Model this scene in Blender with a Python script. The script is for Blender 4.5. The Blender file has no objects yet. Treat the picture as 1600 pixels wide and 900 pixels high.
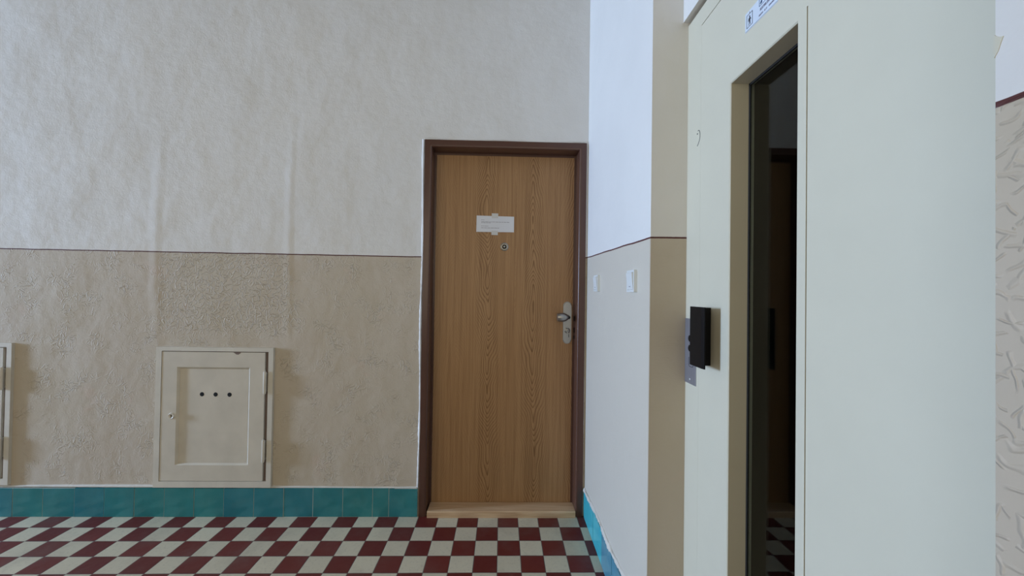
import bpy, bmesh, math, random
from mathutils import Vector, Matrix

random.seed(7)
S = bpy.context.scene
COL = S.collection

# ---------------------------------------------------------------- camera
CAM_POS = Vector((0.0, -2.16, 1.2517))
FOC, YAW, PITCH, ROLL = 598.0, 0.025, 0.0119, 0.0148
c, s = math.cos(YAW), math.sin(YAW)
Rv, Fv, Uv = Vector((c, -s, 0)), Vector((s, c, 0)), Vector((0, 0, 1))
c, s = math.cos(PITCH), math.sin(PITCH)
Fv, Uv = c * Fv + s * Uv, -s * Fv + c * Uv
c, s = math.cos(ROLL), math.sin(ROLL)
Rv, Uv = c * Rv + s * Uv, -s * Rv + c * Uv
cam_d = bpy.data.cameras.new('camera')
cam_d.sensor_width = 36.0
cam_d.lens = FOC / 1600.0 * 36.0
cam_d.clip_start = 0.02
cam = bpy.data.objects.new('camera', cam_d)
M = Matrix((( Rv.x, Uv.x, -Fv.x, CAM_POS.x), (Rv.y, Uv.y, -Fv.y, CAM_POS.y), (Rv.z, Uv.z, -Fv.z, CAM_POS.z), (0, 0, 0, 1)))
cam.matrix_world = M
COL.objects.link(cam)
S.camera = cam

# ---------------------------------------------------------------- world, daylight and fill, exposure
W = bpy.data.worlds.new('world'); S.world = W
W.use_nodes = True
bg = W.node_tree.nodes['Background']
bg.inputs[0].default_value = (0.55, 0.72, 1.0, 1)
bg.inputs[1].default_value = 1.0
S.view_settings.view_transform = 'Standard'
S.view_settings.look = 'None'
S.view_settings.exposure = 0.05
S.view_settings.gamma = 1.0
S.view_settings.use_curve_mapping = False

def area(name, loc, direction, sx, sy, power, col):
    d = bpy.data.lights.new(name, 'AREA')
    d.shape = 'RECTANGLE'; d.size = sx; d.size_y = sy; d.energy = power; d.color = col
    o = bpy.data.objects.new(name, d)
    o.location = loc
    o.rotation_euler = Vector(direction).to_track_quat('-Z', 'Y').to_euler()
    COL.objects.link(o)
    return o

XL, YN, ZC = -9.0, -3.6, 3.35          # far end of the landing, wall behind the camera, ceiling
WY0, WY1, WZ0, WZ1 = -1.45, -0.75, 0.90, 2.60   # the window in the far end wall
area('window_daylight', (XL - 0.12, (WY0 + WY1) / 2, (WZ0 + WZ1) / 2), (1, 0, 0), WY1 - WY0, WZ1 - WZ0, 860, (0.476, 0.668, 1.0))
area('front_fill', (-1.7, YN + 0.03, 1.75), (0, 1, 0), 4.2, 1.7, 31.5, (1.0, 0.905, 0.70))  # added fill light in front of the solid wall behind the camera

# ---------------------------------------------------------------- helpers
def boxb(bm, x0, x1, y0, y1, z0, z1, mi=0):
    v = [bm.verts.new(p) for p in ((x0,y0,z0),(x1,y0,z0),(x1,y1,z0),(x0,y1,z0),(x0,y0,z1),(x1,y0,z1),(x1,y1,z1),(x0,y1,z1))]
    for q in ((3,2,1,0),(4,5,6,7),(0,1,5,4),(1,2,6,5),(2,3,7,6),(3,0,4,7)):
        f = bm.faces.new([v[i] for i in q]); f.material_index = mi
    return v

def bevel_all(bm, w, seg=2):
    bmesh.ops.bevel(bm, geom=list(bm.edges), offset=w, segments=seg, affect='EDGES', profile=0.5)

def prism(bm, pts, axis, a, b):
    """extrude a 2-D outline along an axis between a and b"""
    def mk(p, t):
        return {'x': (t, p[0], p[1]), 'y': (p[0], t, p[1]), 'z': (p[0], p[1], t)}[axis]
    A = [bm.verts.new(mk(p, a)) for p in pts]; B = [bm.verts.new(mk(p, b)) for p in pts]
    n = len(pts)
    bm.faces.new(A); bm.faces.new(B[::-1])
    for i in range(n):
        bm.faces.new((A[i], B[i], B[(i+1) % n], A[(i+1) % n]))

def lathe(bm, prof, centre, axis, n=28):
    """prof: list of (r, t) - t runs along the axis from the centre"""
    cx, cy, cz = centre
    rings = []
    for r, t in prof:
        ring = []
        for i in range(n):
            a = 2 * math.pi * i / n
            u, w = r * math.cos(a), r * math.sin(a)
            p = {'x': (cx + t, cy + u, cz + w), 'y': (cx + u, cy + t, cz + w), 'z': (cx + u, cy + w, cz + t)}[axis]
            ring.append(bm.verts.new(p))
        rings.append(ring)
    for A, B in zip(rings, rings[1:]):
        for i in range(n):
            bm.faces.new((A[i], A[(i+1) % n], B[(i+1) % n], B[i]))
    bm.faces.new(rings[0]); bm.faces.new(rings[-1][::-1])

def obj(name, bm, mat, parent=None, smooth=False, origin=None):
    bmesh.ops.recalc_face_normals(bm, faces=bm.faces)
    if origin is not None:
        bmesh.ops.translate(bm, verts=bm.verts, vec=-Vector(origin))
    me = bpy.data.meshes.new(name); bm.to_mesh(me); bm.free()
    for m in (mat if isinstance(mat, (list, tuple)) else [mat]):
        me.materials.append(m)
    if smooth:
        for p in me.polygons: p.use_smooth = True
        me.set_sharp_from_angle(angle=math.radians(38))
    o = bpy.data.objects.new(name, me); COL.objects.link(o)
    if origin is not None: o.location = origin
    if parent is not None:
        o.parent = parent
        if origin is None:
            o.location = -Vector(parent.location)
        else:
            o.location = Vector(origin) - Vector(parent.location)
    return o

def thing(name, label, cat, loc, group=None):
    o = bpy.data.objects.new(name, None); o.empty_display_size = 0.05
    o.location = loc; o['label'] = label; o['category'] = cat
    if group: o['group'] = group
    COL.objects.link(o)
    return o

def tag(o, label, cat, group=None):
    o['label'] = label; o['category'] = cat
    if group: o['group'] = group
    return o

def struct(o, label=None):
    o['kind'] = 'structure'
    if label: o['label'] = label
    return o

def sub(o, parent):
    """make o a child of a part that sits at the same thing"""
    o.parent = parent
    return o

# ---------------------------------------------------------------- node helpers
class NT:
    def __init__(self, name):
        self.m = bpy.data.materials.new(name); self.m.use_nodes = True
        self.t = self.m.node_tree; self.t.nodes.clear()
        self.out = self.n('ShaderNodeOutputMaterial')
        self.b = self.n('ShaderNodeBsdfPrincipled')
        self.l(self.b.outputs[0], self.out.inputs[0])
        self.pos = self.n('ShaderNodeNewGeometry').outputs['Position']
        sx = self.n('ShaderNodeSeparateXYZ'); self.l(self.pos, sx.inputs[0])
        self.x, self.y, self.z = sx.outputs
    def n(self, t): return self.t.nodes.new(t)
    def l(self, a, b): self.t.links.new(a, b)
    def put(self, sock, v):
        if isinstance(v, bpy.types.NodeSocket): self.l(v, sock)
        elif isinstance(v, (tuple, list)) and len(v) == 3 and sock.type == 'RGBA': sock.default_value = (*v, 1)
        else: sock.default_value = v
    def m_(self, op, a, b=None, c=None, clamp=False):
        n = self.n('ShaderNodeMath'); n.operation = op; n.use_clamp = clamp
        self.put(n.inputs[0], a)
        if b is not None: self.put(n.inputs[1], b)
        if c is not None: self.put(n.inputs[2], c)
        return n.outputs[0]
    def noise(self, scale, detail=2, rough=0.5, dist=0.0, vec=None, sc3=None, color=False):
        n = self.n('ShaderNodeTexNoise')
        n.inputs['Scale'].default_value = scale; n.inputs['Detail'].default_value = detail
        n.inputs['Roughness'].default_value = rough; n.inputs['Distortion'].default_value = dist
        v = vec or self.pos
        if sc3:
            mp = self.n('ShaderNodeVectorMath'); mp.operation = 'MULTIPLY'
            self.l(v, mp.inputs[0]); mp.inputs[1].default_value = sc3; v = mp.outputs[0]
        self.l(v, n.inputs['Vector'])
        return n.outputs[1 if color else 0]
    def smooth(self, v, a, b, lo=0.0, hi=1.0):
        n = self.n('ShaderNodeMapRange'); n.interpolation_type = 'SMOOTHSTEP'
        self.put(n.inputs[0], v)
        n.inputs[1].default_value = a; n.inputs[2].default_value = b
        n.inputs[3].default_value = lo; n.inputs[4].default_value = hi
        return n.outputs[0]
    def lin(self, v, a, b, lo=0.0, hi=1.0):
        n = self.n('ShaderNodeMapRange')
        self.put(n.inputs[0], v)
        n.inputs[1].default_value = a; n.inputs[2].default_value = b
        n.inputs[3].default_value = lo; n.inputs[4].default_value = hi
        return n.outputs[0]
    def mix(self, f, a, b):
        n = self.n('ShaderNodeMix'); n.data_type = 'RGBA'
        self.put(n.inputs[0], f); self.put(n.inputs[6], a); self.put(n.inputs[7], b)
        return n.outputs[2]
    def bump(self, h, dist, strength=1.0, prev=None):
        n = self.n('ShaderNodeBump'); n.inputs['Strength'].default_value = strength
        n.inputs['Distance'].default_value = dist
        self.l(h, n.inputs['Height'])
        if prev is not None: self.l(prev, n.inputs['Normal'])
        return n.outputs[0]
    def fin(self, col, rough, nrm=None, metal=0.0, spec=0.5):
        self.put(self.b.inputs['Base Color'], col); self.put(self.b.inputs['Roughness'], rough)
        self.b.inputs['Metallic'].default_value = metal
        self.b.inputs['Specular IOR Level'].default_value = spec
        if nrm is not None: self.l(nrm, self.b.inputs['Normal'])
        return self.m

def simple(name, col, rough=0.5, metal=0.0, spec=0.5, var=0.06, bscale=60, bdist=0.0002):
    t = NT(name)
    n = t.noise(9, 3)
    k = t.lin(n, 0.3, 0.7, 1 - var, 1 + var)
    cm = t.n('ShaderNodeVectorMath'); cm.operation = 'SCALE'
    cm.inputs[0].default_value = col; t.l(k, cm.inputs[3])
    nb = t.noise(bscale, 2)
    return t.fin(cm.outputs[0], rough, t.bump(nb, bdist, 0.6), metal, spec)

# ---------------------------------------------------------------- materials
UPPER = (0.77, 0.752, 0.718)
DADO = (0.55, 0.475, 0.38)
MAROON = (0.105, 0.035, 0.032)

def wall_mat(name, mode):
    t = NT(name)
    if mode == 'back':
        z0 = t.lin(t.x, -2.65, -0.45, 1.4505, 1.4445)
        z0 = t.m_('ADD', z0, t.smooth(t.x, 0.40, 0.47, 0.0, 0.011))
    else:
        z0 = t.lin(t.y, 0.0, -0.912, 1.4565, 1.440)
        z0 = t.m_('ADD', z0, t.smooth(t.y, -1.3, -1.5, 0.0, 0.0057))
    wob = t.m_('MULTIPLY', t.m_('SUBTRACT', t.noise(7, 3), 0.5), 0.006)
    h = t.m_('SUBTRACT', t.m_('ADD', t.z, wob), z0)          # height over the painted line
    ha = t.m_('ABSOLUTE', h)
    line = t.smooth(t.m_('ADD', ha, t.m_('MULTIPLY', t.noise(90, 2), 0.0008)), 0.0036, 0.0030)
    up = t.smooth(h, -0.0005, 0.0005)
    # colours: old paint with faint mottling
    mot = t.noise(2.2, 4, 0.55)
    c_up = t.mix(t.lin(mot, 0.35, 0.7), UPPER, tuple(v * 0.955 for v in UPPER))
    c_dn = t.mix(t.lin(mot, 0.35, 0.7), DADO, (0.525, 0.45, 0.34))
    blot = t.smooth(t.noise(5.5, 3, 0.6), 0.60, 0.74)
    c_dn = t.mix(t.m_('MULTIPLY', blot, 0.35), c_dn, (0.60, 0.455, 0.36))
    if mode == 'right':      # the strip with the switches gets a paler dado colour than the pier's end face
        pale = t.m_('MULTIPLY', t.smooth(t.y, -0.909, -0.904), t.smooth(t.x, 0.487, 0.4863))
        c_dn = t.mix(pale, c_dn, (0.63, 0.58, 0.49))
    col = t.mix(up, c_dn, c_up)
    col = t.mix(line, col, MAROON)
    # relief: broad trowelling, grain, raised worm-like strokes under the dado paint
    broad = t.noise(3.2, 3, 0.55)
    mid = t.noise(22, 3, 0.6, 0.4)
    fine = t.noise(120, 2)
    def strokes(scale, hl, hw, off):
        """short raised worm-like strokes: one randomly turned dash in every cell"""
        wv = t.n('ShaderNodeVectorMath'); wv.operation = 'MULTIPLY_ADD'
        nc = t.noise(38, 1, 0.5, 0, None, None, True)
        t.l(nc, wv.inputs[0]); wv.inputs[1].default_value = (0.020, 0.020, 0.020); t.l(t.pos, wv.inputs[2])
        ad = t.n('ShaderNodeVectorMath'); ad.operation = 'ADD'; t.l(wv.outputs[0], ad.inputs[0]); ad.inputs[1].default_value = off
        # flatten the depth axis so the cells are cut cleanly on the wall plane
        ml = t.n('ShaderNodeVectorMath'); ml.operation = 'MULTIPLY'; t.l(ad.outputs[0], ml.inputs[0])
        ml.inputs[1].default_value = (1, 0, 1) if mode == 'back' else (0, 1, 1)
        vo = t.n('ShaderNodeTexVoronoi'); vo.inputs['Scale'].default_value = scale; t.l(ml.outputs[0], vo.inputs['Vector'])
        df = t.n('ShaderNodeVectorMath'); df.operation = 'SUBTRACT'; t.l(ml.outputs[0], df.inputs[0]); t.l(vo.outputs['Position'], df.inputs[1])
        sp = t.n('ShaderNodeSeparateXYZ'); t.l(df.outputs[0], sp.inputs[0])
        u = sp.outputs[0] if mode == 'back' else sp.outputs[1]; w = sp.outputs[2]
        sc = t.n('ShaderNodeSeparateColor'); t.l(vo.outputs['Color'], sc.inputs[0])
        an = t.m_('MULTIPLY', sc.outputs[0], 6.283)
        ca, sa = t.m_('COSINE', an), t.m_('SINE', an)
        al = t.m_('ABSOLUTE', t.m_('ADD', t.m_('MULTIPLY', u, ca), t.m_('MULTIPLY', w, sa)))
        ac = t.m_('ABSOLUTE', t.m_('SUBTRACT', t.m_('MULTIPLY', w, ca), t.m_('MULTIPLY', u, sa)))
        return t.m_('MULTIPLY', t.smooth(ac, hw, 0.0), t.smooth(al, hl, hl * 0.6))
    ridge = t.m_('MAXIMUM', strokes(33, 0.016, 0.0032, (0, 0, 0)), strokes(52, 0.011, 0.0024, (3.3, 1.7, 5.1)))
    cl = t.smooth(t.noise(9, 2, 0.5), 0.42, 0.72)
    seams = None
    if mode == 'right': cl = t.m_('MAXIMUM', cl, t.smooth(t.y, -1.3, -1.5, 0.0, 0.75))
    if mode == 'back':
        # rectangular replastered field over the meter door and the two seams running up from it
        fx = t.m_('MULTIPLY', t.smooth(t.x, -1.905, -1.885), t.smooth(t.x, -1.185, -1.20))
        fz = t.m_('MULTIPLY', t.smooth(t.z, 0.95, 1.05), 1.0)
        field = t.m_('MULTIPLY', fx, fz)
        cl = t.m_('MAXIMUM', cl, t.m_('MULTIPLY', field, 0.9))
        wx = t.m_('ADD', t.x, t.m_('MULTIPLY', t.m_('SUBTRACT', t.noise(1.6, 3), 0.5), 0.09))
        s1 = t.smooth(t.m_('ABSOLUTE', t.m_('ADD', wx, 1.912)), 0.045, 0.0)
        s2 = t.smooth(t.m_('ABSOLUTE', t.m_('ADD', wx, 1.190)), 0.035, 0.0)
        sz = t.m_('MULTIPLY', t.smooth(t.z, 2.5, 1.5), t.smooth(t.z, 0.9, 1.1))
        seams = t.m_('MULTIPLY', t.m_('ADD', s1, s2), sz)
    amt = t.m_('MULTIPLY', t.m_('MULTIPLY', ridge, cl), t.m_('SUBTRACT', 1.0, t.m_('MULTIPLY', up, 0.93)))
    if mode == 'right':
        amt = t.m_('MULTIPLY', amt, t.smooth(t.y, -1.3, -1.5, 0.10, 0.6))
    nb = t.bump(broad, 0.014 if mode == 'back' else 0.008, 1.0)
    if seams is not None: nb = t.bump(seams, 0.0020, 1.0, nb)
    nb = t.bump(mid, 0.0012, 0.8, nb)
    nb = t.bump(amt, 0.0023, 1.0, nb)
    nb = t.bump(fine, 0.0008 if mode == 'back' else 0.0003, 0.8, nb)
    rough = t.m_('SUBTRACT', 0.85, t.m_('MULTIPLY', t.m_('SUBTRACT', 1.0, up), 0.10 if mode == 'back' else 0.38))
    return t.fin(col, rough, nb, 0.0, 0.35)

M_back = wall_mat('painted_plaster_back', 'back')
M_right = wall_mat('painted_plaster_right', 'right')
M_plain = simple('plain_plaster', (0.42, 0.40, 0.36), 0.85, var=0.03, bscale=20, bdist=0.001)
M_white = simple('white_plaster_bead', (0.84, 0.85, 0.86), 0.6, var=0.05, bscale=70, bdist=0.0015)
M_bead2 = simple('grey_white_plaster_bead', (0.72, 0.70, 0.66), 0.7, var=0.06, bscale=70, bdist=0.001)
M_creambead = simple('cream_plaster_bead', (0.66, 0.62, 0.55), 0.6, var=0.1, bscale=90, bdist=0.0015)

TS, TX0, TY0 = 0.11, -0.0054, -0.1054
def floor_mat():
    t = NT('checkered_floor_tiles')
    wob = t.m_('MULTIPLY', t.m_('SUBTRACT', t.noise(6, 2), 0.5), 0.003)
    u = t.m_('DIVIDE', t.m_('SUBTRACT', t.m_('ADD', t.x, wob), TX0), TS)
    v = t.m_('DIVIDE', t.m_('SUBTRACT', t.m_('ADD', t.y, wob), TY0), TS)
    iu, iv = t.m_('FLOOR', u), t.m_('FLOOR', v)
    par = t.m_('ABSOLUTE', t.m_('MODULO', t.m_('ADD', iu, iv), 2.0))     # 0 -> dark
    fu, fv = t.m_('FRACT', u), t.m_('FRACT', v)
    eu = t.m_('MINIMUM', fu, t.m_('SUBTRACT', 1.0, fu)); ev = t.m_('MINIMUM', fv, t.m_('SUBTRACT', 1.0, fv))
    e = t.m_('MINIMUM', eu, ev)
    grout = t.smooth(e, 0.020, 0.010)
    cmb = t.n('ShaderNodeCombineXYZ'); t.l(iu, cmb.inputs[0]); t.l(iv, cmb.inputs[1])
    wn = t.n('ShaderNodeTexWhiteNoise'); wn.noise_dimensions = '3D'; t.l(cmb.outputs[0], wn.inputs[0])
    rnd = wn.outputs[0]
    light = t.mix(rnd, (0.56, 0.505, 0.375), (0.62, 0.56, 0.415))
    dark = t.mix(rnd, (0.115, 0.016, 0.014), (0.145, 0.023, 0.018))
    sp = t.noise(70, 3, 0.7)
    light = t.mix(t.smooth(sp, 0.5, 0.75, 0, 0.4), light, (0.34, 0.31, 0.24))
    col = t.mix(par, dark, light)
    dirt = t.smooth(t.noise(4, 4, 0.6), 0.45, 0.75, 0, 0.25)
    col = t.mix(dirt, col, (0.17, 0.14, 0.12))
    col = t.mix(grout, col, t.mix(par, (0.085, 0.065, 0.055), (0.20, 0.18, 0.15)))
    hb = t.m_('SUBTRACT', 1.0, grout)
    nb = t.bump(hb, 0.001, 0.8)
    nb = t.bump(t.noise(12, 3), 0.002, 0.7, nb)
    rough = t.m_('ADD', t.lin(t.noise(18, 3), 0.3, 0.7, 0.38, 0.55), t.m_('MULTIPLY', grout, 0.35))
    return t.fin(col, rough, nb, 0, 0.4)
M_floor = floor_mat()

def glaze_mat(name, a, b):
    t = NT(name)
    oi = t.n('ShaderNodeObjectInfo')
    n = t.noise(5.5, 3, 0.6, 0.3)
    col = t.mix(t.lin(n, 0.35, 0.68), a, b)
    fine = t.smooth(t.noise(60, 3, 0.7), 0.55, 0.8, 0, 0.25)
    col = t.mix(fine, col, tuple(v * 0.7 for v in a))
    nb = t.bump(t.noise(9, 2), 0.004, 0.8)
    return t.fin(col, 0.17, nb, 0, 0.55)
M_teal = [glaze_mat('teal_glaze', (0.026, 0.185, 0.205), (0.036, 0.225, 0.235)),
          glaze_mat('teal_glaze_green', (0.028, 0.195, 0.200), (0.038, 0.225, 0.225)),
          glaze_mat('teal_glaze_blue', (0.024, 0.175, 0.21), (0.034, 0.21, 0.24))]
M_cyan = [glaze_mat('cyan_glaze', (0.05, 0.46, 0.56), (0.07, 0.54, 0.60)),
          glaze_mat('slate_blue_glaze', (0.085, 0.27, 0.36), (0.10, 0.32, 0.42))]
M_grout = simple('tile_grout', (0.42, 0.47, 0.43), 0.8)

def wood_mat():
    t = NT('oak_veneer')
    warp = t.m_('MULTIPLY', t.m_('SUBTRACT', t.noise(1.0, 2, 0.5, 0, None, (2.5, 2.5, 1.3)), 0.5), 0.05)
    x = t.m_('ADD', t.x, warp)
    a1 = t.m_('ABSOLUTE', t.m_('SUBTRACT', x, t.lin(t.z, 0.34, 1.84, -0.074, -0.100)))
    a2 = t.m_('ABSOLUTE', t.m_('SUBTRACT', x, t.lin(t.z, 0.34, 1.84, 0.192, 0.172)))
    a3 = t.m_('ABSOLUTE', t.m_('SUBTRACT', x, 0.440))
    a4 = t.m_('ABSOLUTE', t.m_('ADD', x, 0.455))
    d = t.m_('MINIMUM', t.m_('MINIMUM', a1, a2), t.m_('MINIMUM', a3, a4))
    near = t.smooth(d, 0.080, 0.030)
    dd = t.m_('SQRT', t.m_('ADD', t.m_('MULTIPLY', d, d), 0.00003))
    n = t.noise(1.0, 2, 0.5, 0, None, (3.0, 3.0, 2.4))
    v = t.m_('ADD', t.m_('MULTIPLY', dd, 80.0), t.m_('MULTIPLY', n, 16.0))
    turn = t.m_('SUBTRACT', t.m_('SUBTRACT', 1.72, t.m_('MULTIPLY', t.smooth(t.x, 0.02, 0.08), 0.62)), t.z)   # where the flame figure turns over
    v = t.m_('ADD', v, t.m_('MULTIPLY', t.m_('SQRT', t.m_('ADD', t.m_('MULTIPLY', turn, turn), 0.004)), 21.0))
    f = t.m_('FRACT', v)
    ring = t.m_('MULTIPLY', t.smooth(f, 0.45, 0.92), t.smooth(f, 1.0, 0.95))
    fib = t.noise(1.0, 3, 0.65, 0, None, (260, 260, 5))
    fib2 = t.noise(1.0, 3, 0.6, 0, None, (70, 70, 1.6))
    broad = t.noise(1.0, 2, 0.5, 0, None, (7, 7, 0.7))
    base = t.mix(t.lin(broad, 0.3, 0.7), (0.445, 0.258, 0.122), (0.40, 0.222, 0.100))
    base = t.mix(t.smooth(fib2, 0.42, 0.66, 0, 0.75), base, (0.325, 0.175, 0.077))
    base = t.mix(t.smooth(fib, 0.5, 0.75, 0, 0.5), base, (0.265, 0.137, 0.058))
    base = t.mix(t.m_('MULTIPLY', t.m_('MULTIPLY', ring, t.smooth(fib, 0.30, 0.55, 0.45, 1.0)), t.lin(near, 0, 1, 0.12, 0.72)), base, (0.150, 0.068, 0.024))
    nb = t.bump(fib, 0.0003, 0.5)
    return t.fin(base, 0.42, nb, 0, 0.35)
M_oak = wood_mat()

def thr_mat():
    t = NT('pale_threshold_wood')
    f = t.noise(1.0, 3, 0.6, 0.3, None, (4, 60, 60))
    col = t.mix(t.smooth(f, 0.35, 0.7), (0.66, 0.46, 0.28), (0.52, 0.33, 0.18))
    return t.fin(col, 0.4, t.bump(f, 0.0004, 0.5), 0, 0.4)
M_thr = thr_mat()

M_brown = simple('brown_gloss_steel', (0.095, 0.042, 0.028), 0.30, spec=0.5, bscale=25, bdist=0.0004)
M_cream = simple('cream_gloss_paint', (0.62, 0.565, 0.465), 0.42, spec=0.4, bscale=35, bdist=0.0006)
M_creamw = simple('pale_cream_edge_paint', (0.645, 0.60, 0.51), 0.42, spec=0.4, bscale=35, bdist=0.0008)
M_gap = simple('dark_brown_rebate', (0.17, 0.12, 0.095), 0.8)
M_lift = simple('ivory_lift_paint', (0.655, 0.615, 0.485), 0.36, spec=0.45, var=0.012, bscale=240, bdist=0.00007)
M_black = simple('black_plastic', (0.005, 0.005, 0.006), 0.42, spec=0.2)
M_rubber = simple('black_rubber', (0.01, 0.01, 0.01), 0.55)
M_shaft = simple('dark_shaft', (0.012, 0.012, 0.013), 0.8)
M_steel = simple('brushed_steel', (0.40, 0.385, 0.36), 0.36, metal=1.0, bscale=120, bdist=0.0002)
M_satin = simple('satin_call_plate', (0.36, 0.36, 0.40), 0.45, metal=0.75)
M_ink = simple('black_ink', (0.02, 0.022, 0.03), 0.6)
M_inkb = simple('blue_ink', (0.02, 0.07, 0.16), 0.6)
M_inkg = simple('green_ink', (0.03, 0.10, 0.08), 0.6)
M_inkp = simple('grey_print', (0.20, 0.19, 0.24), 0.7)
M_paper = simple('white_paper', (0.80, 0.82, 0.88), 0.7, var=0.02)
M_tape = simple('masking_tape', (0.70, 0.70, 0.70), 0.5, var=0.04)
M_label = simple('white_sticker', (0.66, 0.72, 0.80), 0.35, var=0.02)
M_switch = simple('white_switch_plastic', (0.74, 0.76, 0.74), 0.32, var=0.02)
M_hole = simple('hole_black', (0.004, 0.004, 0.004), 0.9)

def glass_mat():
    m = bpy.data.materials.new('lift_window_glass'); m.use_nodes = True
    t = m.node_tree; b = t.nodes['Principled BSDF']
    b.inputs['Base Color'].default_value = (0.75, 0.82, 0.80, 1)
    b.inputs['Roughness'].default_value = 0.0
    b.inputs['IOR'].default_value = 1.28
    b.inputs['Transmission Weight'].default_value = 1.0
    return m
M_glass = glass_mat()

# ---------------------------------------------------------------- structure
b = bmesh.new(); boxb(b, XL - 0.3, 0.75, YN - 0.2, 0.2, -0.12, 0.0)
struct(obj('floor', b, M_floor), 'dark red and pale grey checkered tile floor')
b = bmesh.new(); boxb(b, XL - 0.3, 0.75, YN - 0.2, 0.2, ZC, ZC + 0.12)
struct(obj('ceiling', b, M_plain))
# back wall with the flat's door opening
DX0, DX1, DZ = -0.440, 0.452, 2.098
b = bmesh.new()
boxb(b, XL - 0.3, DX0, 0, 0.2, 0, ZC); boxb(b, DX1, 0.75, 0, 0.2, 0, ZC); boxb(b, DX0, DX1, 0, 0.2, DZ, ZC)
struct(obj('wall_back', b, M_back), 'plastered wall, white above and cream oil paint below a maroon line')
# right wall: far pier, lift niche lintel, near pier
b = bmesh.new()
prism(b, [(0.4785, 0.0), (0.4835, -0.50), (0.486, -0.912), (0.597, -0.912), (0.75, -0.912), (0.75, 0.0)], 'z', 0, ZC)
boxb(b, 0.589, 0.75, -1.794, -0.912, 2.157, ZC)
boxb(b, 0.487, 0.75, YN, -1.794, 0, ZC)
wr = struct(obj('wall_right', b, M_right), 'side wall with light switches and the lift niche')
b = bmesh.new()
prism(b, [(-1.7935, 1.5155), (-1.7935, 1.4925), (-1.7965, 1.4975), (-1.7985, 1.5045), (-1.8005, 1.5100), (-1.7975, 1.5110), (-1.7950, 1.5135)], 'x', 0.4862, 0.4875)
o = obj('paint_smear', b, M_lift, wr); o['label'] = 'ivory paint smear over the wall edge'
b = bmesh.new()
boxb(b, XL - 0.2, XL, YN, WY0, 0, ZC); boxb(b, XL - 0.2, XL, WY1, 0, 0, ZC)
boxb(b, XL - 0.2, XL, WY0, WY1, 0, WZ0); boxb(b, XL - 0.2, XL, WY0, WY1, WZ1, ZC)
struct(obj('wall_left', b, M_plain))
b = bmesh.new(); boxb(b, XL - 0.3, 0.75, YN - 0.2, YN, 0, ZC)
struct(obj('wall_front', b, M_plain))
b = bmesh.new()
for a in ((WY0, WY0 + .05, WZ0, WZ1), (WY1 - .05, WY1, WZ0, WZ1), (WY0, WY1, WZ0, WZ0 + .05), (WY0, WY1, WZ1 - .05, WZ1)):
    boxb(b, XL - 0.08, XL - 0.02, *a)
struct(obj('window_1', b, M_switch))

b = bmesh.new(); boxb(b, -4.75, -4.5, YN, -1.50, 0, ZC)  # added unseen block, keeps part of the window light off the near wall
struct(obj('wall_light_blocker', b, M_plain))

# skirting tiles: each glazed tile slightly different, on a grout bed
def skirting_back():
    xs = [-2.7885 - i * 0.1605 for i in range(38, 0, -1)] + [-2.7885, -2.629, -2.4704, -2.3037, -2.1465, -1.9869, -1.8268, -1.6678, -1.5082, -1.3462, -1.1853, -1.0259, -0.8635, -0.7, -0.6112, -0.4528]
    b = bmesh.new(); rnd = random.Random(3)
    boxb(b, XL, -0.4535, -0.0115, 0.0, 0.0, 0.155, 3)
    for x0, x1 in zip(xs, xs[1:]):
        if x1 - x0 < 0.02: continue
        g = 0.0014
        top = 0.156 + rnd.uniform(-0.003, 0.002)
        y = -0.0125 + rnd.uniform(-0.0008, 0.0008); mi = rnd.choice((0, 0, 1, 2))
        v = boxb(b, x0 + g, x1 - g, y, -0.002, 0.0015, top, mi)
        j = rnd.uniform(-0.0012, 0.0012); v[4].co.z += j; v[7].co.z += j; v[0].co.y += j * .5; v[4].co.y += j * .5
    struct(obj('baseboard_back', b, M_teal + [M_grout]), 'skirting row of square teal glazed tiles')
skirting_back()
def skirting_right():
    b = bmesh.new()
    boxb(b, 0.4765, 0.488, -0.915, 0.0, 0.0, 0.152, 2)
    ys = [(-0.001, -0.228, 0), (-0.2305, -0.3915, 0), (-0.3945, -0.553, 1), (-0.556, -0.715, 1), (-0.718, -0.876, 0), (-0.879, -0.914, 1)]
    for k, (a, c_, mi) in enumerate(ys):
        boxb(b, 0.4738 + 0.0006 * (k % 2), 0.485, c_, a, 0.0015, 0.1555 - 0.001 * (k % 2), mi)
    boxb(b, 0.4765, 0.488, -3.3, -1.797, 0.0, 0.156, 0)
    struct(obj('baseboard_right', b, M_cyan + [M_grout]), 'skirting row of bright blue glazed tiles along the side wall')
skirting_right()

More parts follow.
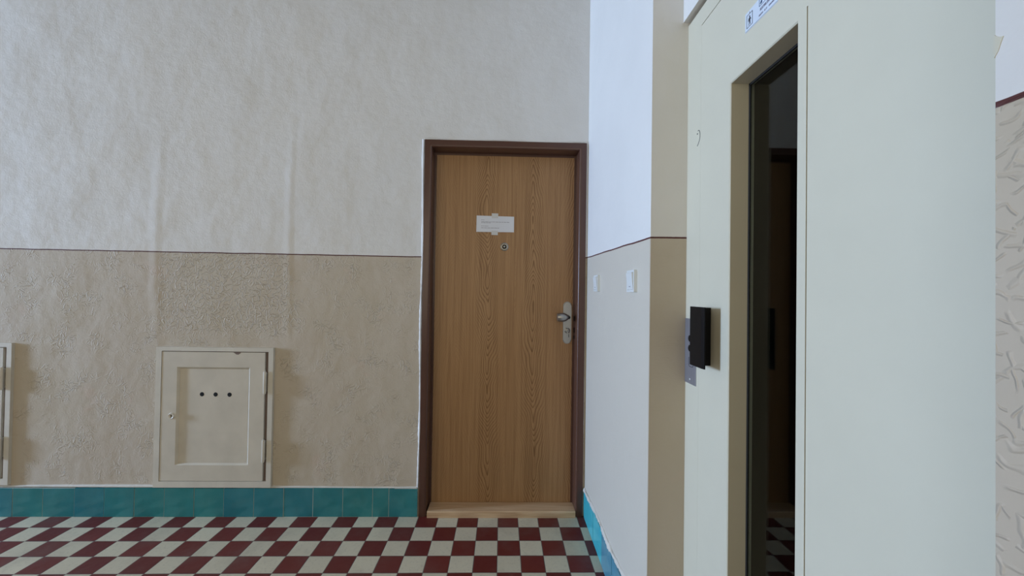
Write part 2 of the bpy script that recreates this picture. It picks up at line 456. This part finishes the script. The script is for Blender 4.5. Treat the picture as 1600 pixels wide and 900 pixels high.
# uneven plaster beads where wall meets tiles and door frame
def bead(name, p0, p1, w, d, out, mat, n=80, amp=0.35, seed=1, label=None):
    """an irregular half-round strip from p0 to p1; w across, d proud along 'out'"""
    rnd = random.Random(seed); p0, p1, out = Vector(p0), Vector(p1), Vector(out).normalized()
    ax = (p1 - p0).normalized(); side = ax.cross(out)
    b = bmesh.new(); prev = None; ph = [rnd.uniform(0, 6.28) for _ in range(6)]
    for i in range(n + 1):
        t = i / n
        k = 1 + amp * (math.sin(t * 23 + ph[0]) * .4 + math.sin(t * 57 + ph[1]) * .35 + rnd.uniform(-.45, .45))
        sh = w * amp * 0.5 * math.sin(t * 13 + ph[2])
        c0 = p0.lerp(p1, t) + side * sh
        ww, dd = w * k * .5, d * (0.75 + 0.25 * k)
        ring = [b.verts.new(c0 + side * (ww * math.cos(a)) + out * (dd * math.sin(a))) for a in [math.pi * q / 5 for q in range(6)]]
        if prev:
            for q in range(5): b.faces.new((prev[q], prev[q+1], ring[q+1], ring[q]))
            b.faces.new((prev[5], prev[0], ring[0], ring[5]))
        else: b.faces.new(ring)
        prev = ring
    b.faces.new(prev[::-1])
    return struct(obj(name, b, mat, smooth=True), label)
bead('trim_1', (-0.4525, 0, 0.158), (-0.4535, 0, 2.106), 0.013, 0.011, (0, -1, 0), M_white, 160, 0.45, 5, 'ragged white plaster bead down the left of the brown door frame')
bead('trim_2', (-8.9, 0, 0.1600), (-0.460, 0, 0.1600), 0.011, 0.010, (0, -1, 0), M_creambead, 260, 0.5, 8, 'rough plaster bead along the top of the teal skirting')
bead('trim_3', (0.4765, -0.02, 0.160), (0.486, -0.912, 0.162), 0.020, 0.007, (-1, 0, 0.3), M_creambead, 120, 0.55, 9, 'chipped plaster bead above the blue skirting')
bead('trim_4', (0.4655, 0, 0.16), (0.4645, 0, 2.106), 0.008, 0.006, (0, -1, 0), M_bead2, 120, 0.4, 12)
bead('trim_5', (-0.45, 0, 2.110), (0.462, 0, 2.110), 0.010, 0.004, (0, -1, 0), M_bead2, 90, 0.6, 15)

# ---------------------------------------------------------------- the flat's door (door_1)
door = bpy.data.objects.new('door_1', None); door.location = (0.01, 0.0, 0.0); COL.objects.link(door)
struct(door, 'oak veneer flat door in a brown steel frame'); door.empty_display_size = 0.05
IX0, IX1, IZ = -0.4065, 0.4265, 2.0645
LY = 0.085
b = bmesh.new()
prof = [(0.0405, 0.010), (0.0405, -0.0095), (0.0395, -0.0105), (0.011, -0.0115)]
prof += [(0.011 - 0.011 * math.sin(a), -0.0005 - 0.011 * math.cos(a)) for a in [math.radians(q) for q in (15, 30, 45, 60, 75, 90)]]
prof += [(0.0, 0.050), (0.0, 0.060), (-0.0, 0.0845), (-0.012, 0.0855), (-0.012, 0.118), (0.0405, 0.118)]
rows = []
for u, y in prof:
    rows.append([b.verts.new(p) for p in ((IX0 - u + 0.007 * 0, y, 0.0), (IX0 - u, y, IZ + u), (IX1 + u, y, IZ + u), (IX1 + u, y, 0.0))])
for A, B in zip(rows, rows[1:] + rows[:1]):
    for i in range(3): b.faces.new((A[i], A[i+1], B[i+1], B[i]))
fr = obj('door_frame', b, M_brown, door, smooth=True)
b = bmesh.new(); boxb(b, -0.413, 0.433, LY + .001, LY + 0.040, 0.020, 2.072)
leaf = obj('door_leaf', b, M_oak, door)
b = bmesh.new(); prism(b, [(-0.022, 0.0005), (-0.022, 0.032), (-0.018, 0.0355), (0.084, 0.0300), (0.084, 0.0005)], 'x', -0.3985, 0.4255)
thr = obj('threshold', b, M_thr, door); thr['label'] = 'pale wooden threshold board'
# peephole
b = bmesh.new(); lathe(b, [(0.0240, 0.0), (0.0235, -0.004), (0.0195, -0.0055), (0.0180, -0.004), (0.0175, -0.002)], (0.0075, LY, 1.5195), 'y')
ph = obj('peephole', b, M_steel, door, smooth=True)
b = bmesh.new(); lathe(b, [(0.0130, -0.0015), (0.0130, -0.0075), (0.0095, -0.0085), (0.0088, -0.006)], (0.0075, LY, 1.5195), 'y')
sub(obj('lens_ring', b, M_black, door, smooth=True), ph).location = (0, 0, 0)
b = bmesh.new(); lathe(b, [(0.0060, -0.005), (0.0058, -0.0088), (0.003, -0.0100)], (0.0075, LY, 1.5195), 'y')
sub(obj('lens', b, M_steel, door, smooth=True), ph).location = (0, 0, 0)
# security plate with knob and lock
def stadium(cx, z0, z1, r, n=12):
    pts = []
    for i in range(n + 1):
        a = math.pi * i / n; pts.append((cx + r * math.cos(a), z1 - r + r * math.sin(a)))
    for i in range(n + 1):
        a = math.pi + math.pi * i / n; pts.append((cx + r * math.cos(a), z0 + r + r * math.sin(a)))
    return pts
b = bmesh.new(); prism(b, stadium(0.3830, 0.956, 1.203, 0.0245), 'y', LY + 0.0005, LY - 0.009)
es = [e for e in b.edges if all(abs(v.co.y - (LY - 0.009)) < 1e-5 for v in e.verts)]
bmesh.ops.bevel(b, geom=es, offset=0.004, segments=3, affect='EDGES')
hp = obj('handle_plate', b, M_steel, door, smooth=True)
b = bmesh.new()
lathe(b, [(0.018, 0.3170 - 0.35), (0.0225, 0.3185 - 0.35), (0.0255, 0.325 - 0.35), (0.0262, 0.340 - 0.35), (0.0250, 0.357 - 0.35), (0.0205, 0.370 - 0.35), (0.0135, 0.3795 - 0.35), (0.008, 0.385 - 0.35)], (0.35, LY - 0.048, 1.1135), 'x')
kn = sub(obj('knob', b, M_steel, door, smooth=True), hp); kn.location = (0, 0, 0)
b = bmesh.new(); lathe(b, [(0.0125, 0.0), (0.0120, -0.012), (0.0095, -0.03), (0.0085, -0.052)], (0.3835, LY - 0.008, 1.1135), 'y')
k2 = sub(obj('knob_neck', b, M_black, door, smooth=True), hp); k2.location = (0, 0, 0)
b = bmesh.new(); lathe(b, [(0.0165, 0.0), (0.0160, -0.006), (0.0125, -0.008), (0.0110, -0.006)], (0.3835, LY - 0.008, 1.034), 'y')
k3 = sub(obj('lock_ring', b, M_steel, door, smooth=True), hp); k3.location = (0, 0, 0)
b = bmesh.new(); lathe(b, [(0.0085, -0.004), (0.0083, -0.0115), (0.006, -0.0125)], (0.3835, LY - 0.008, 1.036), 'y')
boxb(b, 0.3800, 0.3870, LY - 0.018, LY - 0.008, 1.014, 1.034)
k4 = sub(obj('lock_cylinder', b, M_steel, door, smooth=True), hp); k4.location = (0, 0, 0)
b = bmesh.new(); boxb(b, 0.3825, 0.3845, LY - 0.0212, LY - 0.0195, 1.0325, 1.0395); boxb(b, 0.391, 0.394, LY - 0.0096, LY - 0.0085, 0.994, 1.012)
k5 = sub(obj('keyhole', b, M_hole, door), hp); k5.location = (0, 0, 0)
# latch recesses between leaf and frame
for z0, z1 in ((1.090, 1.118), (1.022, 1.052), (0.985, 1.005)):
    b = bmesh.new(); boxb(b, 0.4215, 0.4268, LY - 0.010, LY + 0.002, z0, z1)
    obj('latch_recess', b, M_hole, door)

# ---------------------------------------------------------------- note taped to the door
note = thing('taped_note', 'white printed paper strip held with two bits of tape on the oak door', 'paper note', (-0.048, LY, 1.650))
def rquad(bm, pts, y0, y1): prism(bm, pts, 'y', y0, y1)
b = bmesh.new(); rquad(b, [(-0.1575, 1.7005), (-0.1585, 1.6045), (0.0625, 1.6055), (0.0625, 1.6975)], LY - 0.0002, LY - 0.0011)
pp = obj('paper', b, M_paper, note)
b = bmesh.new(); rquad(b, [(-0.0690, 1.7150), (-0.0690, 1.6870), (-0.0310, 1.6865), (-0.0310, 1.7145)], LY - 0.0003, LY - 0.0015)
obj('tape', b, M_tape, note)
b = bmesh.new(); rquad(b, [(-0.0700, 1.6130), (-0.0700, 1.5880), (-0.0320, 1.5875), (-0.0320, 1.6125)], LY - 0.0003, LY - 0.0015)
obj('tape', b, M_tape, note)
def words(bm, x0, x1, z, h, y0, y1, seed, wmin=0.006, wmax=0.020, gap=0.0025, ax='x'):
    rnd = random.Random(seed); x = x0
    while x < x1 - 0.002:
        w = min(rnd.uniform(wmin, wmax), x1 - x)
        if ax == 'x': boxb(bm, x, x + w, y0, y1, z, z + h)
        x += w + gap
b = bmesh.new()
for x1, z, sd in ((-0.113, 1.6740, 1), (0.034, 1.6630, 2), (-0.070, 1.6580, 3), (-0.088, 1.6390, 4), (-0.025, 1.6280, 5)):
    words(b, -0.130, x1, z, 0.0018, LY - 0.00135, LY - 0.0010, sd)
o = sub(obj('printed_text', b, M_inkp, note), pp); o.location = (0, 0, 0)

# ---------------------------------------------------------------- meter cupboards in the wall
def meter_cupboard(x0, z0, label, chips=True):
    """x0, z0 = lower left corner of the frame; 0.632 x 0.766"""
    Wd, Hd = 0.632, 0.766
    r = thing('meter_cupboard', label, 'meter cupboard door', (x0 + Wd / 2, 0.0, z0), 'built-in meter cupboards in the back wall')
    F = 0.033
    b = bmesh.new()
    y0, y1 = -0.0145, 0.0
    prism(b, [(x0, z0), (x0 + Wd, z0), (x0 + Wd, z0 + F), (x0, z0 + F)], 'y', y0, y1)
    prism(b, [(x0, z0 + Hd - 0.022), (x0 + Wd, z0 + Hd - 0.022), (x0 + Wd, z0 + Hd), (x0, z0 + Hd)], 'y', y0, y1)
    prism(b, [(x0, z0 + F), (x0 + 0.030, z0 + F), (x0 + 0.030, z0 + Hd - 0.022), (x0, z0 + Hd - 0.022)], 'y', y0, y1)
    prism(b, [(x0 + Wd - 0.026, z0 + F), (x0 + Wd, z0 + F), (x0 + Wd, z0 + Hd - 0.022), (x0 + Wd - 0.026, z0 + Hd - 0.022)], 'y', y0, y1)
    fro = obj('frame', b, M_creamw, r)
    b = bmesh.new(); boxb(b, x0 + 0.028, x0 + Wd - 0.024, -0.0022, -0.0008, z0 + 0.030, z0 + Hd - 0.020)
    obj('rebate', b, M_gap, r)
    # door: frame-and-panel
    a0, a1, c0, c1 = x0 + 0.032, x0 + 0.5865, z0 + 0.0355, z0 + Hd - 0.026
    p0, p1, q0, q1 = x0 + 0.1135, x0 + 0.5060, z0 + 0.1215, z0 + 0.657
    b = bmesh.new(); yf, yp = -0.0130, -0.0030
    O = [(a0, c0), (a1, c0), (a1, c1), (a0, c1)]; I = [(p0, q0), (p1, q0), (p1, q1), (p0, q1)]
    ov = [b.verts.new((x, yf, z)) for x, z in O]; ob = [b.verts.new((x, -0.0023, z)) for x, z in O]
    iv = [b.verts.new((x, yf, z)) for x, z in I]
    ins = 0.0105
    I2 = [(p0 + ins, q0 + ins), (p1 - ins, q0 + ins), (p1 - ins, q1 - ins), (p0 + ins, q1 - ins)]
    pv = [b.verts.new((x, yp, z)) for x, z in I2]
    for i in range(4):
        j = (i + 1) % 4
        b.faces.new((ov[i], ov[j], iv[j], iv[i])); b.faces.new((ov[j], ov[i], ob[i], ob[j])); b.faces.new((iv[i], iv[j], pv[j], pv[i]))
    b.faces.new(ob)
    dr = obj('door', b, M_cream, r)
    b = bmesh.new(); boxb(b, p0 + ins + .0005, p1 - ins - .0005, yp - 0.0012, yp + 0.0015, q0 + ins + .0005, q1 - ins - .0005)
    pn = obj('panel', b, M_cream, r); sub(pn, dr); pn.location = (0, 0, 0)
    for k, hx in enumerate((0.244, 0.3175, 0.393)):
        b = bmesh.new(); lathe(b, [(0.0118, 0.0), (0.0112, -0.0006)], (x0 + hx, yp - 0.0012, z0 + 0.5062 - 0.0006 * k), 'y', 24)
        h = sub(obj('vent_hole', b, M_hole, r), dr); h.location = (0, 0, 0)
    b = bmesh.new(); lathe(b, [(0.0170, 0.0), (0.0162, -0.005), (0.0135, -0.0075), (0.0105, -0.0060), (0.0085, -0.0040)], (x0 + 0.0915, yf, z0 + 0.390), 'y', 24)
    lk = sub(obj('lock', b, M_creamw, r, smooth=True), dr); lk.location = (0, 0, 0)
    b = bmesh.new(); lathe(b, [(0.0036, 0.0), (0.0034, -0.0008)], (x0 + 0.0915, yf - 0.0040, z0 + 0.3925), 'y', 12)
    boxb(b, x0 + 0.0898, x0 + 0.0932, yf - 0.0048, yf - 0.0038, z0 + 0.3795, z0 + 0.3915)
    kh = sub(obj('keyhole', b, M_hole, r), dr); kh.location = (0, 0, 0)
    for zc in (0.5760, 0.2030):
        b = bmesh.new()
        lathe(b, [(0.003, -0.062), (0.0068, -0.060), (0.0074, -0.055), (0.0074, 0.055), (0.0068, 0.060), (0.003, 0.062)], (x0 + 0.5935, yf - 0.009, z0 + zc), 'z', 16)
        boxb(b, x0 + 0.589, x0 + 0.5975, yf - 0.009, yf + 0.010, z0 + zc - 0.052, z0 + zc + 0.052)
        obj('hinge', b, M_creamw, r, smooth=True)
    if chips:
        b = bmesh.new()
        prism(b, [(x0 + 0.415, c1 + 0.0005), (x0 + 0.430, c1 - 0.011), (x0 + 0.442, c1 - 0.013), (x0 + 0.452, c1 - 0.006), (x0 + 0.456, c1 + 0.0005)], 'y', yf - 0.0006, yf + 0.0002)
        ch = sub(obj('paint_chip', b, M_gap, r), dr); ch.location = (0, 0, 0)
    return r
meter_cupboard(-1.8885, 0.1605, 'cream painted meter cupboard door with three round vent holes, left of the oak door')
meter_cupboard(-3.2865, 0.1715 + 0.0, 'meter cupboard door cut off by the left edge of the photo, only hinge side visible', chips=False)

# ---------------------------------------------------------------- light switches on the side wall
def switch(y0, y1, z0, z1, xw, label):
    r = thing('light_switch', label, 'light switch', (xw, (y0 + y1) / 2, z0), 'white rocker switches on the side wall')
    b = bmesh.new(); X0, X1 = xw - 0.0125, xw + 0.0008
    e = 0.0075
    boxb(b, X0, X1, y0, y1, z0, z0 + e); boxb(b, X0, X1, y0, y1, z1 - e, z1)
    boxb(b, X0, X1, y0, y0 + e, z0 + e, z1 - e); boxb(b, X0, X1, y1 - e, y1, z0 + e, z1 - e)
    boxb(b, X0 + 0.006, X1, y0 + e, y1 - e, z0 + e, z1 - e)
    obj('frame', b, M_switch, r)
    b = bmesh.new(); g = e + 0.0012
    pts = [(X0 + 0.0055, z0 + g), (X0 - 0.0005, z0 + g), (X0 - 0.0058, z1 - g - 0.002), (X0 - 0.0050, z1 - g), (X0 + 0.0055, z1 - g)]
    prism(b, pts, 'y', y0 + g, y1 - g)
    rk = obj('rocker', b, M_switch, r)
    zc = z0 + 0.020
    b = bmesh.new(); boxb(b, X0 - 0.0020 - 0.0012, X0 - 0.0005, (y0 + y1) / 2 - 0.006, (y0 + y1) / 2 + 0.006, zc - 0.001, zc + 0.0012)
    mk = sub(obj('mark', b, M_inkp, r), rk); mk.location = (0, 0, 0)
    return r
switch(-0.2836, -0.2036, 1.2640, 1.3450, 0.4807, 'white rocker light switch next to the brown door frame, the further of two')
switch(-0.7930, -0.7130, 1.2600, 1.3410, 0.4853, 'white rocker light switch near the wall corner, the closer and larger looking one')

# ---------------------------------------------------------------- lift door in its niche
LX = 0.606
lf = thing('lift_door_frame', 'ivory steel frame around the lift door, between ochre pier and door leaf', 'lift door frame', (LX + 0.04, -1.35, 0))
b = bmesh.new()
boxb(b, LX, LX + 0.09, -0.9970, -0.9080, 0.0, 2.1455)
boxb(b, LX, LX + 0.09, -1.7120, -0.9970, 2.0905, 2.1455)
boxb(b, LX, LX + 0.09, -1.793, -1.7120, 0.0, 2.1455)
boxb(b, LX + 0.045, LX + 0.09, -1.7120, -0.9970, 0.0, 0.02)
obj('frame', b, M_lift, lf)
def tube(bm, pts, r, n=6):
    prev = None
    for i, p in enumerate(pts):
        p = Vector(p); d = (Vector(pts[min(i+1, len(pts)-1)]) - Vector(pts[max(i-1, 0)])).normalized()
        a = d.cross(Vector((1, 0, 0))).normalized(); c_ = d.cross(a)
        ring = [bm.verts.new(p + a * r * math.cos(2*math.pi*q/n) + c_ * r * math.sin(2*math.pi*q/n)) for q in range(n)]
        if prev:
            for q in range(n): bm.faces.new((prev[q], prev[(q+1) % n], ring[(q+1) % n], ring[q]))
        else: bm.faces.new(ring)
        prev = ring
    bm.faces.new(prev[::-1])
b = bmesh.new()
arc = [(-0.9800, 1.7668), (-0.9830, 1.7680), (-0.9880, 1.7655), (-0.9915, 1.7600), (-0.9935, 1.7520), (-0.9930, 1.7430), (-0.9895, 1.7340), (-0.9830, 1.7255), (-0.9765, 1.7205)]
tube(b, [(LX - 0.0001, y, z) for y, z in arc], 0.0009)
lathe(b, [(0.0024, 0.0003), (0.002, -0.0009)], (LX, -0.9770, 1.7590), 'x', 10)
o = obj('scratch', b, M_ink, lf); o['label'] = 'thin black curled pen mark'

ld = thing('lift_door', 'wide ivory steel lift door with a tall narrow dark window and black handle', 'lift door', (LX + 0.03, -1.355, 0.0))
Y0, Y1 = -0.9973, -1.7100       # leaf edges
HY0, HY1, HZ0, HZ1 = -1.1505, -1.3835, 0.32, 1.8235
GX = 0.660
ZB, ZT = 0.012, 2.0880
b = bmesh.new()
def ring_face(bm, oy0, oy1, oz0, oz1):
    ch = 0.0025
    O = [(oy0, oz0), (oy1, oz0), (oy1, oz1), (oy0, oz1)]
    I = [(HY0, HZ0), (HY1, HZ0), (HY1, HZ1), (HY0, HZ1)]
    Ic = [(HY0 + ch, HZ0 - ch), (HY1 - ch, HZ0 - ch), (HY1 - ch, HZ1 + ch), (HY0 + ch, HZ1 + ch)]
    f = [bm.verts.new((LX, y, z)) for y, z in O]; k = [bm.verts.new((LX + 0.068, y, z)) for y, z in O]
    a = [bm.verts.new((LX, y, z)) for y, z in Ic]; m = [bm.verts.new((LX + ch, y, z)) for y, z in I]
    g = [bm.verts.new((LX + 0.068, y, z)) for y, z in I]
    for i in range(4):
        j = (i + 1) % 4
        bm.faces.new((f[i], f[j], a[j], a[i])); bm.faces.new((a[i], a[j], m[j], m[i])); bm.faces.new((m[i], m[j], g[j], g[i]))
        bm.faces.new((k[i], k[j], f[j], f[i])); bm.faces.new((g[i], g[j], k[j], k[i]))
ring_face(b, Y0, -1.4090, ZB, ZT)
boxb(b, LX, LX + 0.068, Y1, -1.4118, ZB, ZT)
boxb(b, LX, LX + 0.068, -1.4118, -1.4090, 1.838, ZT)
boxb(b, LX + 0.008, LX + 0.068, -1.4118, -1.4090, ZB, 1.838)
lfo = obj('door_leaf', b, M_lift, ld)
b = bmesh.new(); boxb(b, GX, GX + 0.005, HY1 + 0.0005, HY0 - 0.0005, HZ0 + 0.0005, HZ1 - 0.0005)
obj('window_glass', b, M_glass, ld)
b = bmesh.new(); g = 0.006
for a in ((HY0 - g, HY0 - 0.0002, HZ0, HZ1), (HY1 + 0.0002, HY1 + g, HZ0, HZ1), (HY1, HY0, HZ0 + 0.0002, HZ0 + g), (HY1, HY0, HZ1 - g, HZ1 - 0.0002)):
    boxb(b, GX - 0.004, GX - 0.0002, *a)
obj('window_gasket', b, M_rubber, ld)
# dark lift shaft behind the door
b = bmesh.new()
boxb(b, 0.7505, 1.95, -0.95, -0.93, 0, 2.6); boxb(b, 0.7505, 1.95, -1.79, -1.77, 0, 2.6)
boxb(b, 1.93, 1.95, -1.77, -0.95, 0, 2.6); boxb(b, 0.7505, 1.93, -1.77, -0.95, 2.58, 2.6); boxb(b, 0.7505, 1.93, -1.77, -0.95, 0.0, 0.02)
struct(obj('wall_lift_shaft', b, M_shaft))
# handle: mounting block and a wide outer grip plate with a folded near edge
hd = bmesh.new()
boxb(hd, 0.5640, LX + 0.0005, -1.0640, -1.0400, 1.0478, 1.2160)
bevel_all(hd, 0.0012, 1)
hblk = obj('handle', hd, M_black, ld)
hd = bmesh.new()
prism(hd, [(0.5595, -1.0330), (0.5590, -1.1000), (0.5605, -1.1130), (0.5645, -1.1130), (0.5650, -1.0330)], 'z', 1.0465, 1.2185)
bevel_all(hd, 0.0007, 1)
g1 = sub(obj('grip', hd, M_black, ld), hblk); g1.location = (0, 0, 0)
for z in (1.183, 1.105):
    b = bmesh.new(); lathe(b, [(0.003, 0.0), (0.0028, -0.0012)], (0.586, -1.0640, z), 'y', 12)
    q = sub(obj('screw', b, M_steel, ld), hblk); q.location = (0, 0, 0)

# call plate beside the handle
cp = thing('call_plate', 'grey steel lift call plate half hidden behind the black handle', 'lift call panel', (LX, -0.946, 0.9685))
b = bmesh.new(); boxb(b, LX - 0.0025, LX - 0.0001, -0.9825, -0.9125, 0.9685, 1.1765); bevel_all(b, 0.0006, 1)
obj('plate', b, M_satin, cp)
for z in (1.114, 1.083):
    b = bmesh.new(); lathe(b, [(0.0105, 0.0), (0.0105, -0.006), (0.008, -0.0075)], (LX - 0.0024, -0.9560, z), 'x', 20)
    obj('button', b, M_black, cp, smooth=True)
b = bmesh.new(); pz = [( -0.9400, 1.0530), (-0.9400, 1.0290), (-0.9440, 1.0235), (-0.9640, 1.0235), (-0.9680, 1.0290), (-0.9680, 1.0530)]
tube(b, [(LX - 0.0027, y, z) for y, z in pz], 0.0007)
obj('key_slot_outline', b, M_ink, cp)
b = bmesh.new(); lathe(b, [(0.003, 0.0), (0.0025, -0.0012)], (LX - 0.0024, -0.9475, 0.9835), 'x', 12)
obj('screw', b, M_switch, cp)

# sticker above the window: framed standing figure, second framed mark, two printed lines
st = thing('lift_sign_sticker', 'white sticker with a framed figure pictogram and small print above the lift window', 'sign', (LX, -1.270, 1.913))
XS = LX - 0.0004
b = bmesh.new(); prism(b, [(-1.2125, 1.9160), (-1.3275, 1.9110), (-1.3275, 1.9680), (-1.2125, 1.9640)], 'x', LX - 0.0002, XS - 0.0002)
ls = obj('sticker', b, M_label, st)
def flat(bm, pts): prism(bm, pts, 'x', XS - 0.0002, XS - 0.0006)
def bar(bm, ya, za, yb, zb, w):
    dy, dz = yb - ya, zb - za; L = math.hypot(dy, dz); ny, nz = -dz / L * w / 2, dy / L * w / 2
    flat(bm, [(ya + ny, za + nz), (yb + ny, zb + nz), (yb - ny, zb - nz), (ya - ny, za - nz)])
b = bmesh.new()
fy0, fy1, fz0, fz1 = -1.2190, -1.2405, 1.9240, 1.9555
w = 0.0013
bar(b, fy0, fz0, fy1, fz0, w); bar(b, fy0, fz1, fy1, fz1, w); bar(b, fy0, fz0 - w/2, fy0, fz1 + w/2, w); bar(b, fy1, fz0 - w/2, fy1, fz1 + w/2, w)
bar(b, -1.2300, fz1, -1.2300, fz1 + 0.0045, 0.0012)
ym = -1.2298
pts = [(ym + 0.0021 * math.cos(a), 1.9487 + 0.0023 * math.sin(a)) for a in [i * math.pi / 5 for i in range(10)]]
flat(b, pts)
flat(b, [(ym + 0.0030, 1.9455), (ym - 0.0030, 1.9455), (ym - 0.0024, 1.9355), (ym + 0.0024, 1.9355)])
bar(b, ym + 0.0026, 1.9450, ym + 0.0052, 1.9385, 0.0015); bar(b, ym - 0.0026, 1.9450, ym - 0.0052, 1.9390, 0.0015)
bar(b, ym + 0.0014, 1.9360, ym + 0.0034, 1.9275, 0.0019); bar(b, ym - 0.0014, 1.9360, ym - 0.0028, 1.9275, 0.0019)
o = sub(obj('pictogram', b, M_ink, st), ls); o.location = (0, 0, 0)
b = bmesh.new()
w = 0.0010
sy0, sy1, sz0, sz1 = -1.2655, -1.3120, 1.9455, 1.9655
bar(b, sy0, sz0, sy1, sz0, w); bar(b, sy0, sz0, sy0, sz1, w); bar(b, sy1, sz0, sy1, sz1, w); bar(b, sy0, sz1, sy1, sz1, w)
bar(b, -1.2690, 1.9500, -1.2740, 1.9560, 0.0022); bar(b, -1.2730, 1.9500, -1.2790, 1.9600, 0.0022); bar(b, -1.2700, 1.9490, -1.2760, 1.9500, 0.0016)
o = sub(obj('framed_mark', b, M_inkb, st), ls); o.location = (0, 0, 0)
b = bmesh.new(); rnd = random.Random(4)
y = -1.2690
while y > -1.3020:                                   # heavier upper line of print
    wd = rnd.uniform(0.0016, 0.0028); bar(b, y, 1.9330, y - 0.0004, 1.9395, 0.0011); bar(b, y - 0.0006, rnd.choice((1.9335, 1.9362, 1.9390)), y - wd, rnd.choice((1.9335, 1.9390)), 0.0010)
    y -= wd + 0.0007
for a, c_ in ((-1.2650, -1.2790), (-1.2840, -1.2862), (-1.2895, -1.2920), (-1.2990, -1.3200)):
    y = a
    while y > c_:
        bar(b, y, 1.9215, y - 0.0003, 1.9255, 0.0009); bar(b, y - 0.0005, 1.9220 + rnd.choice((0, 0.003)), y - 0.0016, 1.9220 + rnd.choice((0, 0.003)), 0.0008); y -= 0.0021
bar(b, -1.2140, 1.9175, -1.3260, 1.9130, 0.0006)
o = sub(obj('small_print', b, M_inkp, st), ls); o.location = (0, 0, 0)
b = bmesh.new(); bar(b, -1.3040, 1.9370, -1.3085, 1.9400, 0.0050)
o = sub(obj('green_mark', b, M_inkg, st), ls); o.location = (0, 0, 0)
